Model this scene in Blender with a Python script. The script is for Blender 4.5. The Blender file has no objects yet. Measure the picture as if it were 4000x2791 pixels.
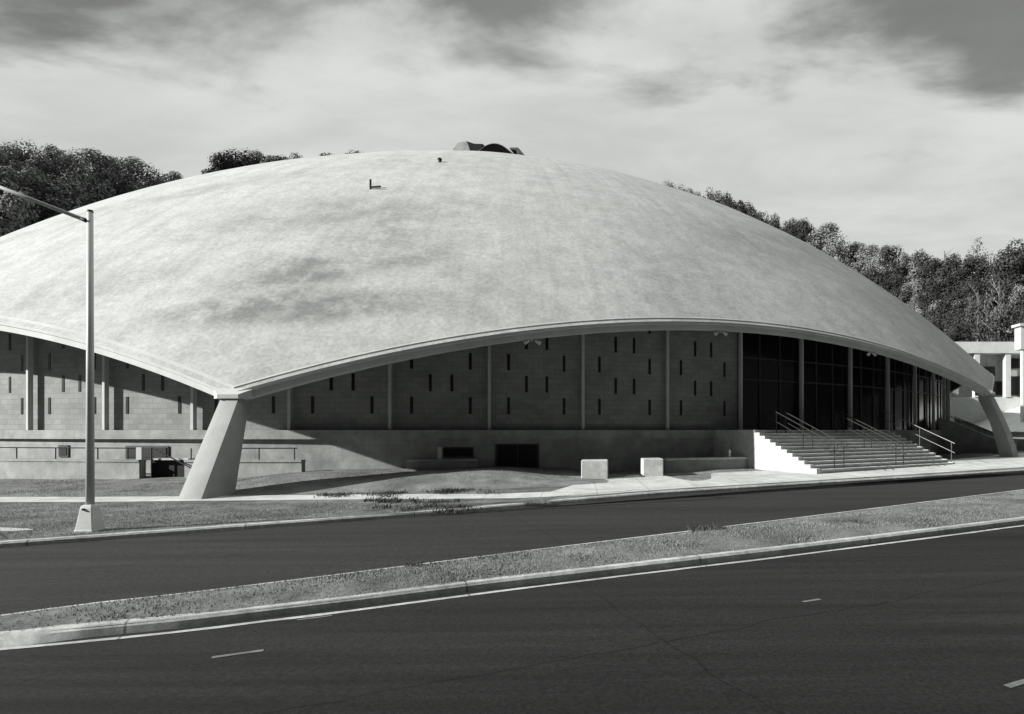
import bpy, math, random
import numpy as np
from math import sin, cos, tan, atan, atan2, sqrt, pi, radians
from mathutils import Vector, Matrix, noise

random.seed(7)
scene = bpy.context.scene
COL = scene.collection

# ------------------------------------------------------------------ survey constants
EYE = 1.82                       # height of the eye (level with the terrace) above the lawn
F, PX0, PYH = 2350.24, 2489.88, 1681.0      # surveyed lens, used to lay ground outlines on the ground
S = 66.0
CX, CY = -.2179 * S, 1.0 * S     # centre of the dome in plan
RCOL = .6533 * S                 # circle of columns
DTH, TH0 = .0862, -.2316
RS = .9308 * S                   # sphere radius of the roof
CZ = -.5613 * S + EYE            # sphere centre height
DP, SL, PHI, HALF = .6746 * S, .0138 * S, .048, pi / 8
RC = DP / cos(HALF)
A_R = .777                       # angle of the right buttress
ROAD = -.09

GRADE = .0125                    # the street climbs gently to the right
def gz(x): return GRADE * (x + 9.0)

def G(px, py, z=0.0):
    """point of the sloping street plane (raised by z) seen at survey pixel (px, py)"""
    u, v = (px - PX0) / F, (py - PYH) / F
    y = (EYE - z - 9.0 * GRADE) / (v + GRADE * u)
    return Vector((u * y, y, z + gz(u * y)))

def GH(px, py, z=0.0):
    """the same for a level plane of height z"""
    y = (EYE - z) * F / (py - PYH)
    return Vector(((px - PX0) / F * y, y, z))

def pol(r, th, z=0.0):
    return Vector((CX + r * sin(th), CY - r * cos(th), z))

def theta_at(px, r):
    """angle on the front of the circle r that stands in the direction px"""
    u = (px - PX0) / F
    best, bt = 1e9, 0
    for i in range(-700, 1000):
        t = i * .001
        p = pol(r, t)
        if p.y <= 1: continue
        d = abs(p.x / p.y - u)
        if d < best: best, bt = d, t
    return bt

def sphere_z(r): return CZ + sqrt(max(RS * RS - r * r, 1.0))

def bay_curve(n=121, dp=DP, sl=SL, half=HALF):
    hw = dp * tan(half)
    t = np.linspace(-1, 1, n)
    off = dp + sl * (1 - t * t)
    return np.arctan2(t * hw, off), np.sqrt(off ** 2 + (t * hw) ** 2)

_ba, _br = bay_curve()
A_L = PHI - 2 * HALF
R_END = float(np.interp(A_R - PHI - HALF, _ba, _br))
NB = 5
HB = (2 * pi - (A_R - A_L)) / NB / 2
_ba2, _br2 = bay_curve(dp=RC * cos(HB), sl=45.7 - RC * cos(HB), half=HB)
CORNERS = [PHI, A_R] + [A_R + 2 * HB * (i + 1) for i in range(NB)]

def r_edge(th):
    while th < A_L: th += 2 * pi
    while th >= A_L + 2 * pi: th -= 2 * pi
    if th < PHI:
        return float(np.interp(th - (PHI - HALF), _ba, _br))
    if th < A_R:
        return float(np.interp(th - (PHI + HALF), _ba, _br))
    i = min(int((th - A_R) / (2 * HB)), NB - 1)
    m = A_R + HB * (2 * i + 1)
    r = float(np.interp(th - m, _ba2, _br2))
    if i == 0:
        k = (th - A_R) / (2 * HB)
        r *= 1 + (R_END / RC - 1) * (1 - k)
    return r

def sstep(a, b, x):
    t = min(1, max(0, (x - a) / (b - a))); return t * t * (3 - 2 * t)

# ------------------------------------------------------------------ object helpers
def tag(o, label=None, cat=None, group=None, kind=None):
    if label: o['label'] = label
    if cat: o['category'] = cat
    if group: o['group'] = group
    if kind: o['kind'] = kind
    return o

def empty(name, loc, label, cat, group=None, rz=0):
    o = bpy.data.objects.new(name, None)
    COL.objects.link(o)
    o.location = loc; o.rotation_euler = (0, 0, rz)
    o.empty_display_size = .3
    return tag(o, label, cat, group)

class MB:
    def __init__(self): self.v = []; self.f = []
    def quad(self, a, b, c, d):
        n = len(self.v); self.v += [tuple(a), tuple(b), tuple(c), tuple(d)]
        self.f.append((n, n + 1, n + 2, n + 3))
    def poly(self, pts):
        n = len(self.v); self.v += [tuple(p) for p in pts]
        self.f.append(tuple(range(n, n + len(pts))))
    def hexa(self, p):               # 8 points: bottom ring of 4 then top ring of 4
        n = len(self.v); self.v += [tuple(q) for q in p]
        for f in ((3, 2, 1, 0), (4, 5, 6, 7), (0, 1, 5, 4), (1, 2, 6, 5), (2, 3, 7, 6), (3, 0, 4, 7)):
            self.f.append(tuple(n + i for i in f))
    def box(self, x0, x1, y0, y1, z0, z1, M=None):
        p = [Vector(q) for q in ((x0, y0, z0), (x1, y0, z0), (x1, y1, z0), (x0, y1, z0),
                                 (x0, y0, z1), (x1, y0, z1), (x1, y1, z1), (x0, y1, z1))]
        if M is not None: p = [M @ q for q in p]
        self.hexa(p)
    def tube(self, a, b, r0, r1=None, n=10, cap=True):
        a, b = Vector(a), Vector(b); r1 = r0 if r1 is None else r1
        d = (b - a).normalized()
        u = d.orthogonal().normalized(); w = d.cross(u)
        s = len(self.v)
        for c, r in ((a, r0), (b, r1)):
            for i in range(n):
                t = 2 * pi * i / n
                self.v.append(tuple(c + u * (r * cos(t)) + w * (r * sin(t))))
        for i in range(n):
            j = (i + 1) % n
            self.f.append((s + i, s + j, s + n + j, s + n + i))
        if cap:
            self.f.append(tuple(s + i for i in reversed(range(n))))
            self.f.append(tuple(s + n + i for i in range(n)))
    def sweep(self, rings, closed_profile=True, closed_path=False, caps=True):
        m = len(rings[0]); s = len(self.v)
        for r in rings: self.v += [tuple(p) for p in r]
        k = len(rings)
        for i in range(k if closed_path else k - 1):
            a, b = s + i * m, s + ((i + 1) % k) * m
            for j in range(m if closed_profile else m - 1):
                jj = (j + 1) % m
                self.f.append((a + j, b + j, b + jj, a + jj))
        if caps and closed_profile and not closed_path:
            self.f.append(tuple(s + j for j in range(m)))
            self.f.append(tuple(s + (k - 1) * m + j for j in reversed(range(m))))
    def build(self, name, mat, parent=None, smooth=False, bevel=0):
        me = bpy.data.meshes.new(name)
        org = parent.matrix_world_loc if False else None
        v = self.v
        if parent is not None:
            inv = WORLD[parent.name].inverted()
            v = [tuple(inv @ Vector(p)) for p in v]
        me.from_pydata(v, [], self.f); me.update()
        import bmesh
        bm = bmesh.new(); bm.from_mesh(me)
        bmesh.ops.recalc_face_normals(bm, faces=bm.faces)
        bm.to_mesh(me); bm.free()
        if smooth:
            for p in me.polygons: p.use_smooth = True
            if smooth == 'angle' or smooth == 22: me.set_sharp_from_angle(angle=radians(38 if smooth == 'angle' else 22))
        me.materials.append(mat)
        o = bpy.data.objects.new(name, me); COL.objects.link(o)
        if parent is not None:
            o.parent = parent
            WORLD[o.name] = WORLD[parent.name]
        else:
            WORLD[o.name] = Matrix.Identity(4)
        if bevel:
            b = o.modifiers.new('bevel', 'BEVEL'); b.width = bevel; b.segments = 2; b.limit_method = 'ANGLE'
        return o

WORLD = {}
def root(name, loc, label, cat, group=None):
    o = empty(name, loc, label, cat, group)
    WORLD[o.name] = Matrix.Translation(Vector(loc))
    return o

# ------------------------------------------------------------------ materials
def grey(v): return (v * .965, v, v * .975, 1)

def material(name, lo, hi, scale=3.0, rough=.8, bump=0.0, bscale=40.0, stretch=None, detail=6, spec=.3, big=None, coords='Object'):
    m = bpy.data.materials.new(name); m.use_nodes = True
    nt = m.node_tree; N = nt.nodes; L = nt.links
    b = N['Principled BSDF']
    b.inputs['Roughness'].default_value = rough
    b.inputs['Specular IOR Level'].default_value = spec
    g = N.new('ShaderNodeNewGeometry')
    mp = N.new('ShaderNodeMapping')
    L.new(g.outputs['Position'], mp.inputs['Vector'])
    if stretch:
        mp.inputs['Rotation'].default_value = (0, 0, stretch[0]); mp.inputs['Scale'].default_value = stretch[1]
    n = N.new('ShaderNodeTexNoise'); n.inputs['Scale'].default_value = scale; n.inputs['Detail'].default_value = detail
    n.inputs['Roughness'].default_value = .62
    L.new(mp.outputs[0], n.inputs['Vector'])
    r = N.new('ShaderNodeValToRGB')
    r.color_ramp.elements[0].position = .3; r.color_ramp.elements[0].color = grey(lo)
    r.color_ramp.elements[1].position = .7; r.color_ramp.elements[1].color = grey(hi)
    L.new(n.outputs['Fac'], r.inputs['Fac'])
    out = r.outputs['Color']
    if big:
        n2 = N.new('ShaderNodeTexNoise'); n2.inputs['Scale'].default_value = big[0]; n2.inputs['Detail'].default_value = 3
        L.new(mp.outputs[0], n2.inputs['Vector'])
        mr = N.new('ShaderNodeMapRange'); mr.inputs[1].default_value = .3; mr.inputs[2].default_value = .7
        mr.inputs[3].default_value = big[1]; mr.inputs[4].default_value = big[2]
        L.new(n2.outputs['Fac'], mr.inputs[0])
        mx = N.new('ShaderNodeMix'); mx.data_type = 'RGBA'; mx.blend_type = 'MULTIPLY'; mx.inputs[0].default_value = 1
        L.new(out, mx.inputs[6]); L.new(mr.outputs[0], mx.inputs[7]); out = mx.outputs[2]
    L.new(out, b.inputs['Base Color'])
    if bump:
        n3 = N.new('ShaderNodeTexNoise'); n3.inputs['Scale'].default_value = bscale; n3.inputs['Detail'].default_value = 4
        L.new(g.outputs['Position'], n3.inputs['Vector'])
        bp = N.new('ShaderNodeBump'); bp.inputs['Strength'].default_value = bump; bp.inputs['Distance'].default_value = .03
        L.new(n3.outputs['Fac'], bp.inputs['Height']); L.new(bp.outputs[0], b.inputs['Normal'])
    return m

ROADDIR = radians(25)
M = {}
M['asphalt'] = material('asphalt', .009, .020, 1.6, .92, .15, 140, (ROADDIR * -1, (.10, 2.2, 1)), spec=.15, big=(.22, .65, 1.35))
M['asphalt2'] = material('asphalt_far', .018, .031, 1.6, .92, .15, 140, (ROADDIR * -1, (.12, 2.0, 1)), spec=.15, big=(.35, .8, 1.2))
M['grass'] = material('grass_ground', .10, .20, 2.6, .95, .6, 14, spec=.1, big=(.8, .55, 1.2))
M['blade'] = material('grass_blade', .15, .25, 1.2, .8, spec=.1)
M['weed'] = material('weed_leaf', .045, .09, 3, .8, spec=.1)
M['bank'] = material('bank_grass', .12, .25, 1.6, .95, .6, 12, spec=.1, big=(.5, .75, 1.2))
M['earth'] = material('forest_floor', .03, .07, .6, .95, spec=.05)
M['concrete'] = material('concrete', .44, .56, 2.2, .85, .25, 30, spec=.2, big=(.6, .88, 1.08))
M['sidewalk'] = material('sidewalk_concrete', .42, .54, 1.6, .9, .2, 30, spec=.2, big=(.5, .85, 1.1))
M['kerb'] = material('kerb_concrete', .34, .5, 3.0, .9, .08, 60, spec=.2, big=(.8, .7, 1.15))
M['steps'] = material('step_concrete', .42, .54, 2.2, .9, .2, 30, spec=.2)
M['panel'] = material('wall_panel', .26, .33, 1.4, .85, .3, 18, spec=.15, big=(.5, .9, 1.08))
M['plinth'] = material('plinth_concrete', .33, .41, 1.4, .88, .3, 22, spec=.15, big=(.5, .85, 1.1))
M['column'] = material('column_paint', .46, .54, 2, .6, spec=.3)
M['rim'] = material('rim_concrete', .42, .50, 1.8, .7, .1, 20, spec=.25, big=(.5, .92, 1.05))
M['pier'] = material('pier_concrete', .28, .35, 1.6, .8, .2, 26, spec=.2, big=(.6, .88, 1.06))
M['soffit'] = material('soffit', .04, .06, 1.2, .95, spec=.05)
M['steel'] = material('painted_steel', .48, .58, 3, .45, spec=.45)
M['rail'] = material('handrail_steel', .018, .028, 6, .6, spec=.2)
M['raillight'] = material('bright_rail', .08, .12, 6, .4, spec=.5)
M['dark'] = material('dark_opening', .008, .014, 2, .6, spec=.2)
M['glass'] = material('dark_glass', .006, .012, .6, .18, spec=.35)
M['slit'] = material('slit_glass', .008, .014, 2, .35, spec=.3)
M['mull'] = material('mullion_metal', .035, .05, 4, .5, spec=.4)
M['white'] = material('white_paint', .52, .62, 1.5, .6, spec=.3, big=(.4, .9, 1.05))
M['paint'] = material('road_paint', .08, .19, 5, .8, spec=.2)
M['bark'] = material('bark', .05, .10, 3, .9, spec=.1)
M['palebark'] = material('pale_bark', .18, .3, 3, .9, spec=.1)
M['leafA'] = material('leaf_dark', .028, .065, .35, .75, spec=.15)
M['leafB'] = material('leaf_mid', .13, .25, .35, .75, spec=.15)
M['leafC'] = material('leaf_pale', .07, .13, .4, .75, spec=.15)
M['housewall'] = material('house_wall', .42, .5, 1.2, .8, spec=.2, big=(.4, .9, 1.05))
M['lot'] = material('lot_paving', .52, .62, .4, .9, spec=.15)

def add_coursing(m, bw, bh, k, mort=.012):
    nt = m.node_tree; N = nt.nodes; L = nt.links; b = N['Principled BSDF']
    src = b.inputs['Base Color'].links[0].from_socket
    g = N.new('ShaderNodeNewGeometry'); sp = N.new('ShaderNodeSeparateXYZ'); L.new(g.outputs['Position'], sp.inputs[0])
    def mth(op, a, c):
        r = N.new('ShaderNodeMath'); r.operation = op
        for i, v in enumerate((a, c)):
            if isinstance(v, (int, float)): r.inputs[i].default_value = v
            else: L.new(v, r.inputs[i])
        return r.outputs[0]
    an = mth('ARCTAN2', mth('SUBTRACT', sp.outputs[0], CX), mth('SUBTRACT', CY, sp.outputs[1]))
    cv = N.new('ShaderNodeCombineXYZ'); L.new(mth('MULTIPLY', an, 43.0), cv.inputs[0]); L.new(sp.outputs[2], cv.inputs[1])
    br = N.new('ShaderNodeTexBrick'); br.inputs['Scale'].default_value = 1; br.inputs['Brick Width'].default_value = bw; br.inputs['Row Height'].default_value = bh
    br.inputs['Mortar Size'].default_value = mort; br.inputs['Mortar Smooth'].default_value = .3
    br.inputs['Color1'].default_value = (1, 1, 1, 1); br.inputs['Color2'].default_value = (k, k, k, 1); br.inputs['Mortar'].default_value = (.72, .72, .72, 1)
    L.new(cv.outputs[0], br.inputs['Vector'])
    mx = N.new('ShaderNodeMix'); mx.data_type = 'RGBA'; mx.blend_type = 'MULTIPLY'; mx.inputs[0].default_value = 1
    L.new(src, mx.inputs[6]); L.new(br.outputs['Color'], mx.inputs[7]); L.new(mx.outputs[2], b.inputs['Base Color'])
add_coursing(M['panel'], .42, .205, .82)
add_coursing(M['plinth'], 1.6, .62, .93, .008)

def add_speckle(m, scale, lo, hi):
    nt = m.node_tree; N = nt.nodes; L = nt.links; b = N['Principled BSDF']
    src = b.inputs['Base Color'].links[0].from_socket
    g = N.new('ShaderNodeNewGeometry'); n = N.new('ShaderNodeTexNoise'); n.inputs['Scale'].default_value = scale; n.inputs['Detail'].default_value = 5; n.inputs['Roughness'].default_value = .75
    L.new(g.outputs['Position'], n.inputs['Vector'])
    mr = N.new('ShaderNodeMapRange'); mr.inputs[1].default_value = .35; mr.inputs[2].default_value = .65; mr.inputs[3].default_value = lo; mr.inputs[4].default_value = hi
    L.new(n.outputs['Fac'], mr.inputs[0])
    mx = N.new('ShaderNodeMix'); mx.data_type = 'RGBA'; mx.blend_type = 'MULTIPLY'; mx.inputs[0].default_value = 1
    L.new(src, mx.inputs[6]); L.new(mr.outputs[0], mx.inputs[7]); L.new(mx.outputs[2], b.inputs['Base Color'])
def add_lines(m, dirs, k, wob=0.0):
    """thin darker joints: each of dirs is (x, y, spacing, half width, offset)"""
    nt = m.node_tree; N = nt.nodes; L = nt.links; b = N['Principled BSDF']
    src = b.inputs['Base Color'].links[0].from_socket
    g = N.new('ShaderNodeNewGeometry'); sp = N.new('ShaderNodeSeparateXYZ'); L.new(g.outputs['Position'], sp.inputs[0])
    def mth(op, a, c=0.0):
        r = N.new('ShaderNodeMath'); r.operation = op
        for i, v in enumerate((a, c)):
            if isinstance(v, (int, float)): r.inputs[i].default_value = v
            else: L.new(v, r.inputs[i])
        return r.outputs[0]
    n = N.new('ShaderNodeTexNoise'); n.inputs['Scale'].default_value = 1.3; n.inputs['Detail'].default_value = 6; L.new(g.outputs['Position'], n.inputs['Vector'])
    wb = mth('MULTIPLY', mth('SUBTRACT', n.outputs['Fac'], .5), wob)
    fac = None
    for x, y, spc, hw, off in dirs:
        t = mth('ADD', mth('ADD', mth('MULTIPLY', sp.outputs[0], x), mth('MULTIPLY', sp.outputs[1], y)), wb)
        fr = mth('FRACT', mth('DIVIDE', mth('ADD', t, off + 300 * spc), spc))
        d = mth('MULTIPLY', mth('ABSOLUTE', mth('SUBTRACT', fr, .5)), spc)
        e = mth('LESS_THAN', d, hw)
        fac = e if fac is None else mth('MAXIMUM', fac, e)
    mx = N.new('ShaderNodeMix'); mx.data_type = 'RGBA'; mx.blend_type = 'MULTIPLY'; mx.inputs[7].default_value = (k, k, k, 1)
    L.new(fac, mx.inputs[0]); L.new(src, mx.inputs[6]); L.new(mx.outputs[2], b.inputs['Base Color'])
_rd = (cos(radians(25)), sin(radians(25))); _rn = (-sin(radians(25)), cos(radians(25)))
add_lines(M['kerb'], [(_rd[0], _rd[1], 3.05, .012, .4)], .45)
add_lines(M['sidewalk'], [(1, .1, 1.5, .012, .2), (-.1, 1, 3.2, .012, .9)], .6)
add_lines(M['asphalt'], [(_rn[0], _rn[1], 3.4, .012, .55), (_rd[0] * .98, _rd[1] * 1.05, 9.0, .009, 2.0)], .55, .35)
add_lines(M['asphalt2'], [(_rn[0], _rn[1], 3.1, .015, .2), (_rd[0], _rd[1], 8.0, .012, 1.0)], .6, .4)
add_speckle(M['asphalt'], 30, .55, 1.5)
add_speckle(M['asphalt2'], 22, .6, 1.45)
add_speckle(M['kerb'], 9, .7, 1.2)
add_speckle(M['sidewalk'], 2.2, .82, 1.1)
add_speckle(M['plinth'], 2.0, .8, 1.1)
add_speckle(M['concrete'], 6, .8, 1.1)

def roof_material():
    m = bpy.data.materials.new('roof_coating'); m.use_nodes = True
    nt = m.node_tree; N = nt.nodes; L = nt.links
    b = N['Principled BSDF']; b.inputs['Roughness'].default_value = .75; b.inputs['Specular IOR Level'].default_value = .2
    g = N.new('ShaderNodeNewGeometry')
    def nz(scale, det, sx=(1, 1, 1), rot=0, rough=.55):
        mp = N.new('ShaderNodeMapping'); mp.inputs['Scale'].default_value = sx; mp.inputs['Rotation'].default_value = (0, 0, rot)
        L.new(g.outputs['Position'], mp.inputs['Vector'])
        n = N.new('ShaderNodeTexNoise'); n.inputs['Scale'].default_value = scale; n.inputs['Detail'].default_value = det
        n.inputs['Roughness'].default_value = rough
        L.new(mp.outputs[0], n.inputs['Vector']); return n.outputs['Fac']
    def rng(s, a, b_, c, d):
        r = N.new('ShaderNodeMapRange'); r.interpolation_type = 'SMOOTHSTEP'
        for i, v in enumerate((a, b_, c, d)): r.inputs[i + 1].default_value = v
        L.new(s, r.inputs[0]); return r.outputs[0]
    def mth(op, a, b_):
        r = N.new('ShaderNodeMath'); r.operation = op
        for i, v in enumerate((a, b_)):
            if isinstance(v, (int, float)): r.inputs[i].default_value = v
            else: L.new(v, r.inputs[i])
        return r.outputs[0]
    def spot(x, y, z, rx, ry, rz, rot):          # weathered patch on the roof
        mp = N.new('ShaderNodeMapping'); mp.vector_type = 'TEXTURE'
        mp.inputs['Location'].default_value = (x, y, z); mp.inputs['Scale'].default_value = (rx, ry, rz); mp.inputs['Rotation'].default_value = (0, 0, rot)
        L.new(g.outputs['Position'], mp.inputs['Vector'])
        ln = N.new('ShaderNodeVectorMath'); ln.operation = 'LENGTH'; L.new(mp.outputs[0], ln.inputs[0])
        return rng(ln.outputs['Value'], .2, 1.0, 1.0, 0.0)
    # polar coordinates about the crown, so that dirt runs downhill
    sp = N.new('ShaderNodeSeparateXYZ'); L.new(g.outputs['Position'], sp.inputs[0])
    dx, dy = mth('SUBTRACT', sp.outputs[0], CX), mth('SUBTRACT', sp.outputs[1], CY)
    an = mth('ARCTAN2', dx, dy); rr = mth('SQRT', mth('ADD', mth('MULTIPLY', dx, dx), mth('MULTIPLY', dy, dy)), 0)
    def pnz(ka, kr, scale, det, off=0.0):
        c = N.new('ShaderNodeCombineXYZ'); L.new(mth('MULTIPLY', an, ka), c.inputs[0]); L.new(mth('MULTIPLY', rr, kr), c.inputs[1]); c.inputs[2].default_value = off
        n = N.new('ShaderNodeTexNoise'); n.inputs['Scale'].default_value = scale; n.inputs['Detail'].default_value = det; n.inputs['Roughness'].default_value = .6
        L.new(c.outputs[0], n.inputs['Vector']); return n.outputs['Fac']
    runs = rng(pnz(60, .05, 1.0, 4), .42, .72, 1.02, .90)
    rings_ = rng(pnz(1.5, .35, 1.0, 4, 3.0), .45, .75, 1.01, .93)
    blot = rng(nz(.14, 7, (1, 1.3, 1), .25, .65), .46, .66, 0, 1)
    mott = rng(nz(1.1, 8, (1, 1, 1), 0, .7), .3, .7, .86, 1.1)
    grain = rng(nz(7.0, 4, (1, 1, 1), 0, .7), .3, .7, .84, 1.12)
    st = None
    for a in STAINS:
        s = spot(*a[:7]); s = mth('MULTIPLY', s, a[7])
        st = s if st is None else mth('MAXIMUM', st, s)
    wob = rng(nz(.5, 8, (1, 1.3, 1), .3, .68), .34, .64, .2, 1.2)
    st = mth('MINIMUM', mth('MULTIPLY', st, wob), .50)
    v = mth('MULTIPLY', mth('MULTIPLY', mott, grain), mth('MULTIPLY', runs, rings_))
    v = mth('MULTIPLY', v, mth('SUBTRACT', 1.0, mth('MULTIPLY', blot, .07)))
    v = mth('MULTIPLY', v, mth('SUBTRACT', 1.0, st))
    v = mth('MULTIPLY', v, ROOF_ALB)
    cc = N.new('ShaderNodeCombineColor')
    for i, k in enumerate((.965, 1.0, .975)): L.new(mth('MULTIPLY', v, k), cc.inputs[i])
    L.new(cc.outputs[0], b.inputs['Base Color'])
    bp = N.new('ShaderNodeBump'); bp.inputs['Strength'].default_value = .35; bp.inputs['Distance'].default_value = .25
    L.new(nz(.35, 5, (.5, 1.2, 1), .3), bp.inputs['Height']); L.new(bp.outputs[0], b.inputs['Normal'])
    return m

def on_roof(px, py):
    """point of the roof sphere in the direction (px, py)"""
    d = Vector(((px - PX0) / F, 1, (PYH - py) / F)).normalized()
    o = Vector((0, 0, EYE)) - Vector((CX, CY, CZ))
    b = o.dot(d); c = o.dot(o) - RS * RS
    disc = b * b - c
    t = -b - sqrt(max(disc, 0))
    return Vector((0, 0, EYE)) + d * t
ROOF_ALB = .415
STAINS = []
for (px, py, rx, ry, rot, k) in [
        (1150, 1060, 4.2, 1.5, .25, .34), (1420, 1010, 5.0, 1.5, .3, .22), (1000, 1200, 4.5, .9, .15, .36), (1300, 1195, 4.5, .9, .2, .32),
        (1150, 1170, 2.6, 1.1, .1, .30), (1500, 900, 3.2, 4.2, .3, .16), (1350, 822, 10, 2.4, .25, .17), (1830, 1130, 3, 3, 0, .12),
        (400, 1110, 5, 1.1, .2, .12), (3000, 950, 16, 5, .9, .14), (2700, 1150, 4, 9, .3, .12), (700, 760, 16, 1.6, .35, .12), (150, 900, 10, 1.4, .4, .12)]:
    p = on_roof(px, py); STAINS.append((p.x, p.y, p.z, rx, ry, 4.0, rot, k * 1.6))
M['roof'] = roof_material()

# ------------------------------------------------------------------ camera
cam = bpy.data.cameras.new('camera'); co = bpy.data.objects.new('camera', cam); COL.objects.link(co)
co.location = (0, 0, EYE); co.rotation_euler = (radians(90), 0, 0)
cam.sensor_width = 36; cam.sensor_fit = 'HORIZONTAL'; cam.lens = 36 * F / 4000
cam.shift_x = (2000 - PX0) / 4000; cam.shift_y = (PYH - 2791 / 2) / 4000
cam.clip_start = .05; cam.clip_end = 6000
scene.camera = co

# ------------------------------------------------------------------ sun and sky
SUN_AZ, SUN_EL = radians(-69), radians(23)   # azimuth from -Y (towards the camera) turning to +X
sd = Vector((sin(SUN_AZ) * cos(SUN_EL), -cos(SUN_AZ) * cos(SUN_EL), sin(SUN_EL)))
sun = bpy.data.lights.new('sun', 'SUN'); sun.energy = 4.4; sun.angle = radians(.55); sun.color = (1, .985, .96)
so = bpy.data.objects.new('sun', sun); COL.objects.link(so)
so.rotation_euler = (-sd).to_track_quat('-Z', 'Y').to_euler(); so.location = (-40, -10, 60)

w = bpy.data.worlds.new('World'); scene.world = w; w.use_nodes = True
nt = w.node_tree; N = nt.nodes; L = nt.links
bg = N['Background']
sky = N.new('ShaderNodeTexSky'); sky.sky_type = 'NISHITA'; sky.sun_disc = False
sky.sun_elevation = SUN_EL; sky.sun_rotation = atan2(sd.x, sd.y)
def wm(op, a, b=0.0, c=None):
    r = N.new('ShaderNodeMath'); r.operation = op
    for i, v in enumerate((a, b) if c is None else (a, b, c)):
        if isinstance(v, (int, float)): r.inputs[i].default_value = v
        else: L.new(v, r.inputs[i])
    return r.outputs[0]
def wr(s, a, b, c, d):
    r = N.new('ShaderNodeMapRange'); r.interpolation_type = 'SMOOTHSTEP'
    for i, v in enumerate((a, b, c, d)): r.inputs[i + 1].default_value = v
    L.new(s, r.inputs[0]); return r.outputs[0]
sep = N.new('ShaderNodeSeparateColor'); L.new(sky.outputs[0], sep.inputs[0])
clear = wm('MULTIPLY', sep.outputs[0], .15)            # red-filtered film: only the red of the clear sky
tc = N.new('ShaderNodeTexCoord'); sx = N.new('ShaderNodeSeparateXYZ'); L.new(tc.outputs['Generated'], sx.inputs[0])
zz = wm('ADD', wm('MAXIMUM', sx.outputs[2], 0.0), .08)
qx, qy = wm('DIVIDE', sx.outputs[0], zz), wm('DIVIDE', sx.outputs[1], zz)
cv = N.new('ShaderNodeCombineXYZ'); L.new(qx, cv.inputs[0]); L.new(qy, cv.inputs[1])
def cloud(scale, det, sc, rot, dist=.6, rough=.55, off=(0, 0, 0)):
    mp = N.new('ShaderNodeMapping'); mp.inputs['Scale'].default_value = sc; mp.inputs['Rotation'].default_value = (0, 0, rot); mp.inputs['Location'].default_value = off
    L.new(cv.outputs[0], mp.inputs['Vector'])
    n = N.new('ShaderNodeTexNoise'); n.inputs['Scale'].default_value = scale; n.inputs['Detail'].default_value = det
    n.inputs['Roughness'].default_value = rough; n.inputs['Distortion'].default_value = dist
    L.new(mp.outputs[0], n.inputs['Vector']); return n.outputs['Fac']
c1 = cloud(1.9, 7, (.75, 1.15, 1), .5, .25, off=(1.3, .4, 0))
c2 = cloud(1.6, 7, (.7, 1.3, 1), .6, .3, .58, off=(4.1, 2.2, 0))
# cloud deck thickens towards the zenith (its underside is grey), bright veil lower down
edge = wm('ADD', qy, wm('MULTIPLY', wm('SUBTRACT', c1, .5), 1.7))
edge = wm('SUBTRACT', edge, wm('MULTIPLY', wm('MAXIMUM', qx, 0.0), .25))
deck = wm('MULTIPLY', wr(edge, 1.08, 1.5, 1.0, 0.0), wr(qy, .45, .95, 0.0, 1.0))   # break added in the unseen deck overhead, lets sky fill the roof
veil = wr(c2, .3, .7, 0.84, 1.07)
low = wr(sx.outputs[2], 0.0, .22, .92, 1.0)
bright = wm('MULTIPLY', wm('MULTIPLY', veil, low), SKYB := 5.1)
greyc = wm('MULTIPLY', veil, SKYB * .33)
cl = wm('ADD', wm('MULTIPLY', bright, wm('SUBTRACT', 1.0, deck)), wm('MULTIPLY', greyc, deck))
cl = wm('MULTIPLY', cl, wr(qy, .40, 1.0, 2.3, 1.0))          # added fill: unseen cloud overhead brightened to light the shaded roof
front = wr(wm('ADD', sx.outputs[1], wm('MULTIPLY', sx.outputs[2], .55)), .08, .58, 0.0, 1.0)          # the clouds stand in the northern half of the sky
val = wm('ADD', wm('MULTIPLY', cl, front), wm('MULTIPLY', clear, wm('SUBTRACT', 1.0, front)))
cc = N.new('ShaderNodeCombineColor')
for i, k in enumerate((.975, 1.0, .975)): L.new(wm('MULTIPLY', val, k), cc.inputs[i])
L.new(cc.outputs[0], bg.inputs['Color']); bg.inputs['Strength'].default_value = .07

vs = scene.view_settings; vs.view_transform = 'Standard'; vs.look = 'None'; vs.gamma = 1; vs.exposure = .95

# ------------------------------------------------------------------ ground, roads, median
def sheet(name, pts, z, mat, kind='structure', label=None, cat=None):
    m = MB(); m.poly([(p[0], p[1], z + gz(p[0])) for p in pts])
    o = m.build(name, mat); tag(o, label, cat, kind=kind); return o

sheet('ground', [(-420, -420), (420, -420), (420, 420), (-420, 420)], -.105, M['grass'])

def ext(pts, a, b):
    """extend a polyline at both ends by a and b metres"""
    p = [Vector(q) for q in pts]
    return [p[0] + (p[0] - p[1]).normalized() * a] + p + [p[-1] + (p[-1] - p[-2]).normalized() * b]

far_kerb = [G(px, py + 7, ROAD) for px, py in ((0, 2134), (350, 2108), (697, 2082), (1220, 2042), (1742, 2003), (2180, 1962), (2613, 1925), (3050, 1897), (3484, 1870), (3990, 1838))]
far_kerb_x = ext(far_kerb, 60, 90)
med_far = [G(px, py) for px, py in ((0, 2399), (350, 2352), (697, 2316), (1394, 2231), (2090, 2144), (2787, 2060), (3484, 1975), (3990, 1912))]
med_near = [G(px, py) for px, py in ((0, 2478), (350, 2448), (700, 2415), (1394, 2335), (1899, 2272), (2500, 2203), (3060, 2140), (3600, 2075), (3990, 2027))]

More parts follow.
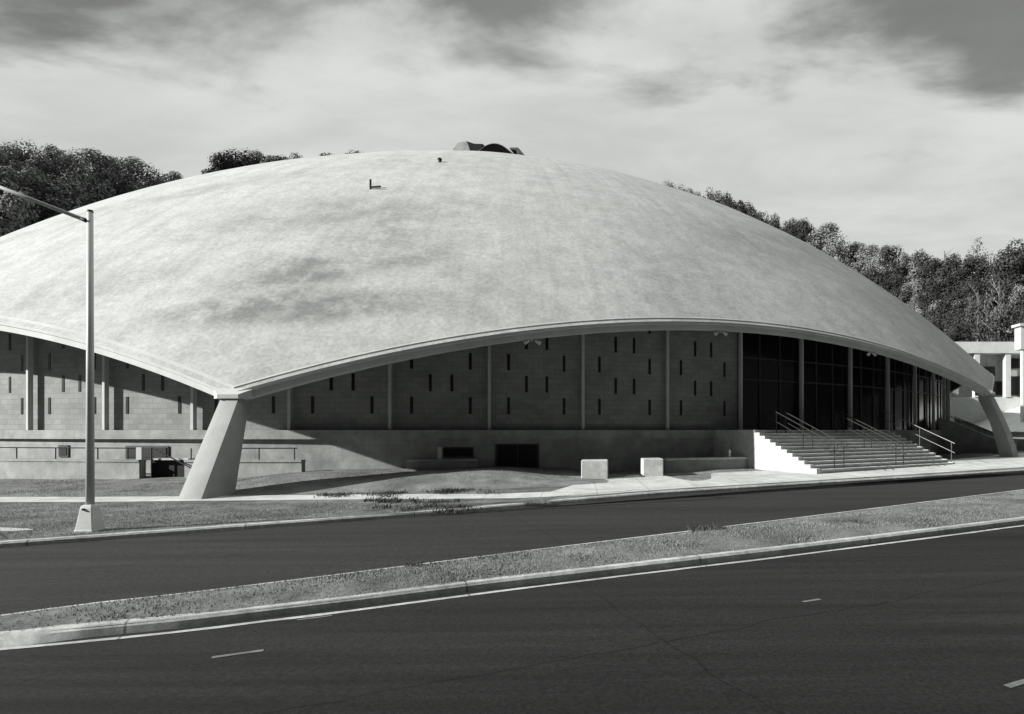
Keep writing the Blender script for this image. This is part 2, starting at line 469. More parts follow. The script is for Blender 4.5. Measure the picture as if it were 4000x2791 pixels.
# near road: from the kerb of the median to well behind the camera
mn = ext(med_near, 60, 60)
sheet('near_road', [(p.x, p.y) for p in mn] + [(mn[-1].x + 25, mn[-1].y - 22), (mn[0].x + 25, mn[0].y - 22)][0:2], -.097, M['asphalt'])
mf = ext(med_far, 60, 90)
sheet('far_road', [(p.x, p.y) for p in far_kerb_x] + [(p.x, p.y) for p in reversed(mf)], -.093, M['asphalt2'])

# median: raised grass strip with a concrete kerb all round and a rounded concrete nose at its left end
def resample(pts, n):
    d = [0]
    for a, b in zip(pts, pts[1:]): d.append(d[-1] + (b - a).length)
    out = []
    for i in range(n):
        s = d[-1] * i / (n - 1)
        k = max(j for j in range(len(d)) if d[j] <= s + 1e-9); k = min(k, len(pts) - 2)
        t = (s - d[k]) / max(d[k + 1] - d[k], 1e-9)
        out.append(pts[k].lerp(pts[k + 1], t))
    return out
nA = resample([med_near[0] + (med_near[0] - med_near[1]).normalized() * 1.7] + med_near + [med_near[-1] + (med_near[-1] - med_near[-2]).normalized() * 40], 150)
nB = resample([med_far[0] + (med_far[0] - med_far[1]).normalized() * 1.7] + med_far + [med_far[-1] + (med_far[-1] - med_far[-2]).normalized() * 40], 150)
m = MB()
rows = []
for i in range(150):
    a, b = nA[i], nB[i]
    row = []
    for j in range(15):
        t = .02 + .96 * j / 14
        p = a.lerp(b, t)
        crown = .05 * sin(pi * j / 14) + .018 * noise.noise(Vector((p.x * 1.3, p.y * 1.3, 1)))
        row.append(Vector((p.x, p.y, gz(p.x) - .012 + crown * (0 if j in (0, 14) else 1))))
    rows.append(row)
m.sweep(rows, closed_profile=False)
tag(m.build('median_grass', M['grass'], smooth=True), kind='structure')

def kerb(name, pts, width, side, ztop=.0, zbot=-.11, mat=None, ramp=0.0):
    """kerb stone along pts; side +1 puts its width to the left of the direction"""
    m = MB(); rings = []
    for i, p in enumerate(pts):
        a = pts[max(i - 1, 0)]; b = pts[min(i + 1, len(pts) - 1)]
        d = (b - a); d.z = 0; d.normalize(); nrm = Vector((-d.y, d.x, 0)) * side
        jit = .006 * noise.noise(Vector((p.x * .8, p.y * .8, 3)))
        q = Vector((p.x, p.y, gz(p.x))) + nrm * jit
        o_ = ramp * (1 - sstep(1.5, 2.5, (p - pts[0]).length)) if ramp else 0
        rings.append([q + Vector((0, 0, zbot)) - nrm * o_, q + Vector((0, 0, ztop - .03)) + nrm * .012 - nrm * o_ * .3, q + Vector((0, 0, ztop)) + nrm * .04,
                      q + nrm * width + Vector((0, 0, ztop + .002)), q + nrm * width + Vector((0, 0, zbot))])
    m.sweep(rings)
    o = m.build(name, mat or M['kerb'], smooth=22); tag(o, kind='structure'); return o
kerb('median_kerb', resample(nA, 700), .13, 1, ramp=.15)
kerb('median_kerb', nB, .10, -1)
# nose of the median
m = MB(); c = (nA[0] + nB[0]) / 2; hw = (nA[0] - nB[0]).length / 2
ux = (nA[0] - nA[1]).normalized(); uy = (nA[0] - nB[0]).normalized()
ring = [c + ux * (cos(t) * hw * 1.05) + uy * (sin(t) * hw) for t in np.linspace(-pi / 2, pi / 2, 19)]
ring = [nB[0] - ux * .9] + ring + [nA[0] - ux * .9 + uy * 0]
top = [Vector((p.x, p.y, gz(p.x) + .004)) for p in ring]; bot = [Vector((p.x, p.y, gz(p.x) - .11)) for p in ring]
n = len(m.v); k = len(ring); m.v += [tuple(p) for p in bot + top]
m.f.append(tuple(n + k + i for i in range(k)))
for i in range(k): m.f.append((n + i, n + (i + 1) % k, n + k + (i + 1) % k, n + k + i))
tag(m.build('median_nose', M['kerb']), kind='structure')
# worn gutter strip along the near side of the median and lane marks
def strip(name, pts, w0, w1, z, mat, gaps=0.0, seed=0, fade=None):
    m = MB(); rnd = random.Random(seed); prev = None
    for i, p in enumerate(pts):
        a = pts[max(i - 1, 0)]; b = pts[min(i + 1, len(pts) - 1)]
        d = (b - a); d.z = 0; d.normalize(); nrm = Vector((d.y, -d.x, 0))
        e = Vector((p.x, p.y, z + gz(p.x))) + nrm * (w0 + .012 * noise.noise(Vector((p.x * 2, p.y * 2, 7)))); g = Vector((p.x, p.y, z + gz(p.x))) + nrm * (w1 + .02 * noise.noise(Vector((p.x * 2, p.y * 2, 9))))
        if prev and rnd.random() >= gaps: m.quad(prev[0], prev[1], g, e)
        prev = (e, g)
    o = m.build(name, mat); tag(o, kind='structure'); return o
strip('gutter_strip', resample(nA, 300)[8:], .10, .17, -.092, M['kerb'], 0, 3)
rd = (med_near[-1] - med_near[0]); rd.z = 0; rd.normalize(); rn = Vector((rd.y, -rd.x, 0))
def mark(px, py, length, width):
    p = G(px, py, ROAD); a = p - rd * length / 2; pts = [a + rd * length * i / 8 for i in range(9)]
    strip('lane_mark', pts, -width / 2, width / 2, -.0925, M['paint'], .0, 1)
mark(930, 2553, .36, .05); mark(3170, 2345, .22, .05); mark(3985, 2664, .3, .05); mark(1230, 2412, .3, .03)

# far kerb and the lawn behind it
kerb('far_kerb', resample(far_kerb_x, 160), .15, 1)
inner = [p + Vector((-.42, .9, 0)) * .12 for p in far_kerb_x]
m = MB()
lp = [(p.x, p.y) for p in inner] + [(220, inner[-1].y + 20), (220, 320), (-260, 320), (-260, inner[0].y)]
m.poly([(x, y, gz(x) - .003) for x, y in lp])
tag(m.build('lawn', M['grass']), kind='structure')

# pavement: narrow walk on the left, widening into the forecourt of the stairs
up = [(-150, 1942), (300, 1942), (700, 1939), (1200, 1934), (1500, 1931), (1930, 1930), (2150, 1922), (2370, 1856), (2570, 1853), (2690, 1880), (3180, 1856), (3400, 1840), (3740, 1818), (3990, 1800)]
lo = [(3990, 1826), (3484, 1858), (3050, 1885), (2613, 1911), (2300, 1935), (2000, 1947), (1500, 1951), (1200, 1953), (700, 1958), (300, 1962), (-150, 1962)]
def zfore(px):
    t = min(1, max(0, (px - 2150) / 750)); return .004 + .05 * t * t * (3 - 2 * t)
m = MB(); xs = sorted(set([-150 + 4140 * i / 90 for i in range(91)]))
for_a = [G(px, float(np.interp(px, [p[0] for p in up], [p[1] for p in up])), zfore(px)) for px in xs]
lo.reverse()
for_b = [G(px, float(np.interp(px, [p[0] for p in lo], [p[1] for p in lo])), .004) for px in xs]
for_a.append(for_a[-1] + Vector((14, 12, 14 * GRADE))); for_b.append(for_b[-1] + Vector((14, 8, 14 * GRADE)))
back_ = [Vector((p.x - CX, p.y - CY, 0)) for p in for_a]
rows = []
for p, q, bk, px in zip(for_a, for_b, back_, xs + [4100]):
    inw = p - bk.normalized() * (2.6 * sstep(2750, 2950, px)) if px > 2750 else p
    rows.append([q, q.lerp(p, .5), p, Vector((inw.x, inw.y, p.z + .001))])
m.sweep(rows, closed_profile=False)
tag(m.build('pavement', M['sidewalk']), kind='structure')
a = [G(*p) for p in ((-120, 2060), (0, 2062), (100, 2066), (135, 2071), (60, 2076), (-120, 2080))]
sheet('pavement_slab', [(p.x, p.y) for p in a], .006, M['sidewalk'])

# planted bank against the building
BANK_R = (43.2, 44.4, 45.0, 45.6, 46.2, 46.8, 47.4, 48.0, 48.6, 49.2)
def bank_h(r, th):
    low = (.22, .2, .17, .13, .09, .06, .04, .02, .005, -.05)
    high = (.36, .38, .40, .42, .42, .38, .29, .17, .05, -.05)
    k = sstep(.0, .07, th) * (1 - sstep(.20, .27, th))
    low_k = 1 - .85 * sstep(.265, .29, th) * (1 - sstep(.365, .39, th))
    return float(np.interp(r, BANK_R, low)) * (1 - k) * low_k + float(np.interp(r, BANK_R, high)) * k
m = MB(); rings = []
for i in range(121):
    th = -1.3 + i * (.465 + 1.3) / 120
    e = min(1, max(0, (.465 - th) / .05))
    row = []
    for r in BANK_R:
        p = pol(r, th); z = bank_h(r, th) * e + (.03 * noise.noise(Vector((p.x * .5, p.y * .5, 0))) if r < 48.5 else 0)
        row.append(Vector((p.x, p.y, z + gz(p.x))))
    rings.append(row)
m.sweep(rings, closed_profile=False)
tag(m.build('bank', M['bank'], smooth=True), kind='structure')

# ------------------------------------------------------------------ the arena
arena = root('arena', (CX, CY, 0), 'huge white shell-domed arena on sloping buttresses with a dark columned wall under its arched eaves', 'arena')
# roof shell
m = MB(); NT = 640; NR = 44
ths = sorted([A_L + 2 * pi * i / NT for i in range(NT)] + [PHI + 1e-6, A_R + 1e-6])
rad = [0.02 + .98 * (i / NR) ** .9 for i in range(NR + 1)]
rings = []
for rho in rad:
    row = []
    for th in ths:
        r = rho * r_edge(th); p = pol(r, th)
        z = sphere_z(r)
        wv = .10 * noise.noise(Vector((p.x * .09, p.y * .09, 2))) + .05 * noise.noise(Vector((p.x * .25, p.y * .25, 5)))
        z += wv * min(1, (1 - rho) * 6)
        row.append(Vector((p.x, p.y, z)))
    rings.append(row)
m.sweep(rings, caps=False)
roof = m.build('roof', M['roof'], arena, smooth=True)
# rim: fascia with drip lip, and a low gravel kerb set back on the roof
def rim_sweep(profile, ths_, mat, name, parent, smooth=False):
    m = MB(); rings = []
    for th in ths_:
        re = r_edge(th); z0 = sphere_z(re)
        rings.append([pol(re + dr, th, (z0 if ab else sphere_z(re + dr)) + dz) for dr, dz, ab in profile])
    m.sweep(rings, closed_path=True)
    return m.build(name, mat, parent, smooth)
rim_sweep([(.05, .04, 1), (.05, -.05, 1), (.01, -.07, 1), (.02, -.25, 1), (-.22, -.27, 1), (-.05, .04, 1), (-.08, -.05, 1)], ths, M['rim'], 'fascia', arena)
rim_sweep([(-.15, -.05, 0), (-.145, .05, 0), (-.19, .05, 0), (-.20, -.05, 0)], ths, M['rim'], 'gravel_kerb', roof)
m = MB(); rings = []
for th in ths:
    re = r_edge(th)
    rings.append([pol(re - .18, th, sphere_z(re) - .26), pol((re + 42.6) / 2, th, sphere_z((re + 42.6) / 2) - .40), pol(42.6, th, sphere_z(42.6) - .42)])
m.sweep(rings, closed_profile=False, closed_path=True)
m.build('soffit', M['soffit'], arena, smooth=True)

# wall, plinth and terrace ledge
RW = 42.92
def ring_wall(name, r0, r1, z0, z1, t0, t1, mat, parent, n=None, closed=False):
    m = MB(); n = n or max(2, int(abs(t1 - t0) / .012)); rings = []
    for i in range(n if closed else n + 1):
        th = t0 + (t1 - t0) * i / n
        rings.append([pol(r0, th, z0), pol(r1, th, z0), pol(r1, th, z1), pol(r0, th, z1)])
    m.sweep(rings, closed_path=closed)
    return m.build(name, mat, parent)
ZW = sphere_z(RW) - .38
GL0 = TH0 + 8 * DTH
GL1 = GL0 + 10 * DTH
ring_wall('wall', RW - .3, RW, EYE - .1, ZW, GL1, GL0 + 2 * pi, M['panel'], arena)
ring_wall('plinth', 42.0, 43.36, -.1, EYE - .34, 0, 2 * pi, M['plinth'], arena, 500, True)
ring_wall('terrace_ledge', 42.0, 43.52, EYE - .34, EYE + .0, 0, 2 * pi, M['plinth'], arena, 500, True)
glz = ring_wall('lobby_glazing', RW - .12, RW - .02, EYE - .05, ZW, GL0, GL1, M['glass'], arena)
for k in range(0, 31):
    th = GL0 + (GL1 - GL0) * k / 30
    mm = MB(); Mx = Matrix.Translation(pol(RW, th)) @ Matrix.Rotation(th, 4, 'Z')
    mm.box(-.03, .03, -.04, .04, EYE, ZW, Mx); mm.build('mullion', M['mull'], glz)
for z in (EYE + 2.3, EYE + 3.3):
    ring_wall('transom', RW - .02, RW + .03, z, z + .06, GL0, GL1, M['mull'], glz)

# columns: one built, then copied round the circle
m = MB(); m.box(-.06, .06, -.09, .09, 0, sphere_z(RCOL) - EYE - .36)
me_ = None
def place_mesh(o, r, th, z, parent):
    """put a mesh modelled at the origin on the circle, child of parent"""
    Mx = Matrix.Translation(pol(r, th, z)) @ Matrix.Rotation(th, 4, 'Z')
    o.parent = parent
    o.matrix_local = WORLD[parent.name].inverted() @ Mx
    return o
col0 = m.build('column', M['column'], None, bevel=.012)
place_mesh(col0, RCOL, TH0, EYE, arena)
for k in range(-5, 19):
    if k == 0: continue
    c = col0.copy(); COL.objects.link(c); place_mesh(c, RCOL, TH0 + k * DTH, EYE, arena)
# slit windows: outer pairs and inner pairs of each bay alternate row by row
m = MB(); m.box(-.055, .055, -.01, .012, -.33, .33)
slit0 = m.build('slit_window', M['slit'], None); first = True
for k in range(-3, 8):
    for row, z in enumerate((.97, 1.85, 2.72, 3.58, 4.45)):
        for fr in ((.2, .8) if row % 2 == 0 else (.39, .61)):
            if row == 4 and k not in (3, 4, 5, 6): continue
            o = slit0 if first else slit0.copy()
            if not first: COL.objects.link(o)
            first = False
            place_mesh(o, RW + .006, TH0 + (k + fr) * DTH, EYE + z, arena)

# basement windows in the plinth
def plinth_window(px0, px1, z0, z1, grille=0):
    t0, t1 = theta_at(px0, 43.36), theta_at(px1, 43.36)
    fr = ring_wall('basement_window', 43.30, 43.40, z0, z1, t0, t1, M['mull'], arena)
    ring_wall('pane', 43.38, 43.415, z0 + .06, z1 - .06, t0 + .0016, t1 - .0016, M['dark'], fr)
    for i in range(grille):
        z = z0 + .1 + (z1 - z0 - .2) * i / max(grille - 1, 1)
        ring_wall('louvre', 43.41, 43.43, z, z + .03, t0 + .0016, t1 - .0016, M['mull'], fr)
plinth_window(231, 270, .78, 1.24)
plinth_window(494, 662, .72, 1.22, 5)
plinth_window(1730, 1851, .76, 1.16)
t0, t1 = theta_at(1934, 43.36), theta_at(2106, 43.36)
dr = ring_wall('basement_door', 43.30, 43.40, .15, 1.28, t0, t1, M['mull'], arena)
tm = (t0 + t1) / 2
ring_wall('door_leaf', 43.39, 43.42, .15, 1.22, t0 + .002, tm - .0006, M['dark'], dr)
ring_wall('door_leaf', 43.39, 43.42, .15, 1.22, tm + .0006, t1 - .002, M['dark'], dr)

# buttresses
def buttress(th, rc, name='buttress', ft=1.9, fi_=1.0, pw=1.0):
    zt = sphere_z(rc) - .06
    er, et = Vector((sin(th), -cos(th), 0)), Vector((cos(th), sin(th), 0))
    def ring(z, ro, ri, hw, ch):     # outer radius, inner radius, half width, chamfer of the outer corners
        b = Vector((CX, CY, z))
        return [b + er * ri - et * hw, b + er * (ro - ch * .5) - et * hw, b + er * ro - et * (hw - ch * 1.15), b + er * ro + et * (hw - ch * .25), b + er * (ro - ch * .25) + et * hw, b + er * ri + et * hw]
    zs = [-.2, zt - .42, zt + .02]
    rings = []
    for i, z in enumerate((-.2, .4, 1.0, 1.6, 2.2, zt - .3, zt + .0)):
        t = (z + .2) / (zt + .2)
        ro = rc + ft * (1 - t ** pw) - .02 + .06 * t
        ri = rc + (.45 * fi_) * (1 - t ** pw) - .42 * t
        if z > zt - .31: ri = rc - .5
        rings.append(ring(z, ro, ri, .36 - .05 * t, .2))
    m = MB(); m.sweep(rings)
    o = m.build(name, M['pier'], arena, smooth='angle')
    return o
for i, c in enumerate(CORNERS):
    buttress(c, r_edge(c + 1e-5) if i != 1 else R_END, ft=1.9 if i != 1 else 1.35, fi_=1.0 if i != 1 else 1.4, pw=1.0 if i != 1 else 1.45)
    # cast pan at the head of the buttress, between the two fascias
    rc = R_END if i == 1 else r_edge(c + 1e-5)
    er, et = Vector((sin(c), -cos(c), 0)), Vector((cos(c), sin(c), 0)); b = Vector((CX, CY, sphere_z(rc)))
    m = MB()
    pts = [(rc - .75, -.0), (rc - .1, -.55), (rc + .16, -.3), (rc + .16, .3), (rc - .1, .55)]
    lo_ = [b + er * r + et * s + Vector((0, 0, -.12)) for r, s in pts]; hi_ = [b + er * r + et * s + Vector((0, 0, .05 + (rc - r) * .62 + .05)) for r, s in pts]
    m.sweep([lo_, hi_]); m.build('buttress_head', M['rim'], arena)

# cupola on the crown, with two arched dark hoods
cp = root('crown_tmp', (0, 0, 0), '', '')
bpy.data.objects.remove(cp)
zc = sphere_z(20.5) + .6
def on_crown(px, y, zofs=0):
    return Vector(((px - PX0) / F * y, y, zofs))
yc = 45.0
def arch_hood(px0, px1, pytop, pybase, y, depth, name):
    """barrel hood: half-elliptic dark mouth with a thin pale edge"""
    a = Vector(((px0 - PX0) / F * y, y, EYE + (PYH - pybase) / F * y)); b = Vector(((px1 - PX0) / F * y, y + .8, EYE + (PYH - pybase) / F * y - .1))
    h = (pybase - pytop) / F * y
    return a, b, h
hood = MB(); mouth = MB()
a, b, h = arch_hood(1862, 2008, 551, 603, yc, 3, '')
base = Vector((0, 0, zc - .9))
rings_o, rings_i = [], []
ax = (b - a); back = Vector((.35, 1, .0)).normalized() * 2.5
n = 25
prof = [a + ax * (i / n) + Vector((0, 0, h * sin(pi * i / n) ** .8)) for i in range(n + 1)]
profb = [p - Vector((0, 0, .0)) for p in prof]
lowp = [Vector((p.x, p.y, zc - 1.2)) for p in prof]
# solid shell: front ring at mouth, back ring set behind; slightly larger than the dark mouth
cen = (a + b) / 2
big = [cen + (p - cen) * 1.05 + Vector((0, .05, .02)) for p in prof]
hood.sweep([[Vector((big[0].x, big[0].y, zc - 1.2))] + big + [Vector((big[-1].x, big[-1].y, zc - 1.2))],
            [Vector((big[0].x, big[0].y, zc - 1.2)) + back] + [p + back for p in big] + [Vector((big[-1].x, big[-1].y, zc - 1.2)) + back]])
cup = hood.build('cupola', M['white'], roof)
mouth.poly([Vector((prof[0].x, prof[0].y - .03, zc - 1.2))] + [p - Vector((0, .03, 0)) for p in prof] + [Vector((prof[-1].x, prof[-1].y - .03, zc - 1.2))])
mouth.build('louvre_mouth', M['dark'], cup)
def crown_prism(pts, y, dep, name, mat):
    m = MB()
    f = [Vector(((px - PX0) / F * y, y, EYE + (PYH - py) / F * y)) for px, py in pts]
    m.sweep([f, [p + Vector((.3, dep, 0)) for p in f]])
    m.build(name, mat, cup)
crown_prism([(1762, 606), (1772, 580), (1790, 558), (1822, 553), (1842, 604)], yc + .9, 1.8, 'side_hood', M['plinth'])
crown_prism([(1822, 552), (1852, 562), (1886, 563), (1866, 598), (1846, 596)], yc + .5, 1.6, 'side_louvre', M['dark'])
crown_prism([(1990, 577), (2024, 577), (2030, 612), (2022, 614), (2016, 586), (1992, 584)], yc + 1.0, 1.5, 'frame', M['raillight'])
# roof vents
p = on_roof(1447, 735); m = MB()
m.tube(p - Vector((0, 0, .3)), p + Vector((0, 0, .40)), .05, n=10)
m.tube(p + Vector((0, 0, .04)), p + Vector((.5, -.05, .05)), .045, n=10)
m.build('vent_pipe', M['rail'], roof)
p = on_roof(1718, 634); m = MB(); m.tube(p - Vector((0, 0, .3)), p + Vector((0, 0, .14)), .09, n=12); m.tube(p + Vector((0, 0, .14)), p + Vector((0, 0, .22)), .13, .08, n=12)
m.build('roof_vent', M['rail'], roof)

# twin floodlights hung under the eaves between the columns
for px in (2073, 2813, 3376):
    th = theta_at(px, 45.3); re = r_edge(th); p = pol(re - .12, th, sphere_z(re) - .26)
    et = Vector((cos(th), sin(th), 0)); er = Vector((sin(th), -cos(th), 0))
    m = MB(); m.tube(p + Vector((0, 0, .05)), p - Vector((0, 0, .08)), .025, n=8)
    for sgn in (-1, 1):
        q = p + et * (sgn * .1) - Vector((0, 0, .05)); m.tube(q, q + et * (sgn * .17) + er * .06 - Vector((0, 0, .11)), .04, .075, n=12)
    m.build('floodlight', M['white'], arena)
# ------------------------------------------------------------------ low area walls and rails before the plinth
RA0, RA1 = 44.35, 44.62
tg0, tg1 = theta_at(545, RA1), theta_at(722, RA1)
te = theta_at(1180, RA1)
def area_wall(t0, t1, zt, label):
    c = pol(RA1, (t0 + t1) / 2)
    r = root('low_wall', (c.x, c.y, 0), label, 'wall')
    ring_wall('wall_body', RA0, RA1, -.1, zt - .08, t0, t1, M['plinth'], r)
    ring_wall('coping', RA0 - .03, RA1 + .03, zt - .08, zt, t0, t1, M['plinth'], r)
    return r
area_wall(-1.1, tg0, .76, 'long low pale concrete wall with a thin railing left of the near buttress')
area_wall(tg1, te, .76, 'low concrete area wall running from the near buttress into the shade of the arch')
def area_rail(t0, t1, label, posts):
    c = pol(44.48, (t0 + t1) / 2)
    r = root('railing', (c.x, c.y, .76), label, 'railing')
    m = MB(); n = max(2, int((t1 - t0) / .01))
    P = [pol(44.48, t0 + (t1 - t0) * i / n, 1.17) for i in range(n + 1)]
    for p, q in zip(P, P[1:]): m.tube(p, q, .022, n=6, cap=False)
    m.build('top_rail', M['rail'], r)
    for px in posts:
        th = theta_at(px, 44.48); b = pol(44.48, th, .74); m = MB(); m.tube(b, (b.x, b.y, 1.17), .02, n=6); m.build('post', M['rail'], r)
area_rail(-1.05, tg0 - .004, 'thin dark pipe railing on the low wall left of the lamp post', (-300, -120, 66, 217, 380, 500))
area_rail(tg1 + .01, theta_at(1160, 44.48), 'thin dark pipe railing on the low wall right of the near buttress', (745, 880, 1010, 1150))
# area entrance by the near buttress: near-black panel paints the shade inside, sloping rail
c = pol(44.6, tg1)
st = root('area_entrance', (c.x, c.y, 0), 'dark sunken area entrance with a sloping rail just left of the near buttress', 'entrance')
ring_wall('shade_panel', 44.0, 44.2, -.05, .74, tg0 + .001, tg1 - .001, M['dark'], st)
ring_wall('lintel', 43.95, 44.4, .74, .80, tg0 + .001, tg1 - .001, M['concrete'], st)
m = MB(); a = pol(44.5, tg1 - .03, 1.2); b = pol(44.9, tg1 + .012, .45)
m.tube(a, b, .025, n=6); m.tube(a, (a.x, a.y, .1), .025, n=6); m.tube(b, (b.x, b.y, .05), .025, n=6); m.build('rail', M['rail'], st)
m = MB(); a2 = pol(44.5, tg1 - .036, 1.2); m.box(-.10, .10, -.05, .05, .1, 1.2, Matrix.Translation(pol(44.5, tg1 - .04)) @ Matrix.Rotation(tg1, 4, 'Z'))
m.build('post', M['column'], st)
# white post on the ledge and bollard lamp
p = pol(43.9, theta_at(1720, 43.9), .72); m = MB()
m.box(-.07, .07, -.07, .07, 0, .42, Matrix.Translation(p)); m.box(-.09, .09, -.09, .09, .42, .46, Matrix.Translation(p))
tag(m.build('post', M['white'], bevel=.01), 'short white post standing at the foot of the wall in the shade of the arch', 'post')

ta, tb = theta_at(1590, 43.9), theta_at(1865, 43.9)
c = pol(43.9, (ta + tb) / 2); r = root('kerb_ledge', (c.x, c.y, 0), 'low shaded concrete ledge below the basement window under the arch', 'ledge')
ring_wall('ledge_body', 43.7, 44.05, -.1, .66, ta, tb, M['plinth'], r); ring_wall('coping', 43.66, 44.1, .66, .72, ta, tb, M['concrete'], r)
# the two concrete blocks at the basement entrance
def block(px0, px1, r, zt, depth, label):
    t0, t1 = theta_at(px0, r), theta_at(px1, r); t = (t0 + t1) / 2
    wd = (pol(r, t1) - pol(r, t0)).length
    m = MB(); Mx = Matrix.Translation(pol(r, t)) @ Matrix.Rotation(t - .22, 4, 'Z')
    m.box(-wd / 2, wd / 2, 0, depth, -.1, zt, Mx)
    o = m.build('concrete_block', M['concrete'], bevel=.03); tag(o, label, 'block', 'concrete blocks flanking the basement entrance')
    return t
block(2272, 2372, 46.8, .76, .95, 'wider pale concrete block left of the dark basement entrance, at the edge of the shade')
block(2512, 2590, 46.7, .78, .9, 'narrower pale concrete block right of the basement entrance, at the planter wall end')
t0, t1 = theta_at(2600, 45.6), theta_at(2985, 45.6)
c = pol(45.5, (t0 + t1) / 2)
r = root('planter_wall', (c.x, c.y, 0), 'low planter wall between the concrete block and the entrance stairs', 'wall')
ring_wall('wall_body', 45.3, 45.52, -.1, .64, t0, t1, M['plinth'], r)
ring_wall('coping', 45.25, 45.58, .64, .72, t0, t1, M['concrete'], r)
p = pol(45.42, theta_at(2850, 45.42), .72); m = MB(); m.tube(p, p + Vector((0, 0, .2)), .05, n=10); m.tube(p + Vector((0, 0, .2)), p + Vector((0, 0, .3)), .07, .06, n=10)
tag(m.build('bollard_lamp', M['white']), 'tiny white bollard lamp on the planter wall near the stairs', 'lamp')

# ------------------------------------------------------------------ entrance stairs
ZF = .27
A0, A1 = GH(3188, 1850, ZF), GH(3728, 1820, ZF)
e = (A1 - A0); WID = e.length; e.normalize(); inn = Vector((-e.y, e.x, 0))
ang = atan2(e.y, e.x)
NS = 12
rise = (EYE - ZF) / NS; tread = .29
stairs = root('entrance_stairs', (A0 + e * WID / 2)[:], 'broad flight of pale concrete entrance steps with pipe handrails below the glazed lobby', 'stairs')
m = MB(); Mx = Matrix.Translation(A0) @ Matrix.Rotation(ang, 4, 'Z')
ZT = EYE - ZF
for i in range(NS):
    top = rise * (i + 1)
    y0 = tread * i
    m.box(0.25, WID - .15, y0, y0 + tread + (2.9 if i == NS - 1 else .0), (top - rise - .2) if i else -.1, top - .05 - .002 * (i == NS - 1), Mx)
flight = m.build('flight', M['steps'], stairs)
m = MB()
for i in range(NS):
    top = rise * (i + 1); y0 = tread * i
    m.box(0.25, WID - .15, y0 - .035, y0 + tread - .04 + (2.9 if i == NS - 1 else 0), top - .05, top - .002 * (i == NS - 1), Mx)
m.build('tread', M['concrete'], stairs)
# stepped cheek on the left, plain one on the right
def cheek(x0, x1, dz, name):
    m = MB(); prof = [(-.02, -.1)]
    for i in range(NS):
        top = min(rise * (i + 1) + dz, ZT + .01); y0 = tread * i - .02
        prof += [(y0, top), (y0 + tread, top)] if i < NS - 1 else [(y0, top), (y0 + 2.75, top)]
    prof += [(tread * (NS - 1) + 2.73, -.1)]
    A = [Mx @ Vector((x0, y, z)) for y, z in prof]; B = [Mx @ Vector((x1, y, z)) for y, z in prof]
    m.sweep([A, B]); return m.build(name, M['concrete'], stairs)
cheek(0, .25, .03, 'cheek_wall'); cheek(WID - .15, WID, .02, 'cheek_wall')
def handrail(x, mat=None, two=True):
    r = MB()
    zf = lambda y: rise * (y / tread + 1)
    ya, yb = -.05, tread * (NS - 1) + .3
    lo_, hi_ = Mx @ Vector((x, ya, zf(ya) + .86)), Mx @ Vector((x, yb, zf(yb) + .8))
    r.tube(lo_, hi_, .019, n=8)
    if two: r.tube(Mx @ Vector((x, ya, zf(ya) + .45)), Mx @ Vector((x, yb, zf(yb) + .4)), .014, n=8)
    o = r.build('handrail', mat or M['rail'], stairs)
    for k, y in enumerate((.1, .1 + tread * 1, tread * 5.5, tread * 10.5)):
        if k == 1: continue
        q = MB(); zb = rise * (int(y / tread) + 1) - .02
        q.tube(Mx @ Vector((x, y, zb)), Mx @ Vector((x, y, zf(y) + .85)), .019, n=8); q.build('baluster', mat or M['rail'], o)
handrail(WID * .125); handrail(WID * .185); handrail(WID * .545); handrail(WID * .6)
handrail(WID - .05, M['raillight'], True)
# solid side wall and rails of the next flight round the curve, seen end-on in the shade
def side_stair(th, label):
    c = pol(43.4, th)
    r = root('side_stairs', (c.x, c.y, 0), label, 'stairs')
    er, et = Vector((sin(th), -cos(th), 0)), Vector((cos(th), sin(th), 0)); o = Vector((CX, CY, 0))
    for name, s0 in (('cheek_wall', 0), ('cheek_wall', 5.2)):
        m = MB(); pr = [(43.3, -.1), (43.3, 2.62), (44.2, 2.35), (46.6, 1.25), (47.6, 1.2), (47.6, -.1)]
        m.sweep([[o + er * a + et * s0 + Vector((0, 0, z)) for a, z in pr], [o + er * a + et * (s0 + .25) + Vector((0, 0, z)) for a, z in pr]])
        m.build(name, M['plinth'], r)
    m = MB()
    for i in range(NS):
        z1 = rise * (i + 1); rr = 47.3 - tread * i
        q = [o + er * a + et * s for a, s in ((rr, .25), (rr, 5.2), (43.3, 5.2), (43.3, .25))]
        m.hexa([p + Vector((0, 0, z1 - rise)) for p in q] + [p + Vector((0, 0, z1)) for p in q])
    m.build('flight', M['steps'], r)
    for s in (2.0, 3.4):
        m = MB()
        m.tube(o + er * 43.6 + et * s + Vector((0, 0, 2.75)), o + er * 47.3 + et * s + Vector((0, 0, 1.05)), .025, n=6)
        m.tube(o + er * 43.6 + et * s + Vector((0, 0, 2.35)), o + er * 47.3 + et * s + Vector((0, 0, .65)), .02, n=6)
        for a, z in ((43.9, 2.6), (45.4, 1.9), (47.0, 1.2)): m.tube(o + er * a + et * s + Vector((0, 0, z - 1.0)), o + er * a + et * s + Vector((0, 0, z)), .02, n=6)
        m.build('handrail', M['rail'], r)
side_stair(.90, 'side steps with a solid sloping cheek wall in deep shade by the far right buttress')

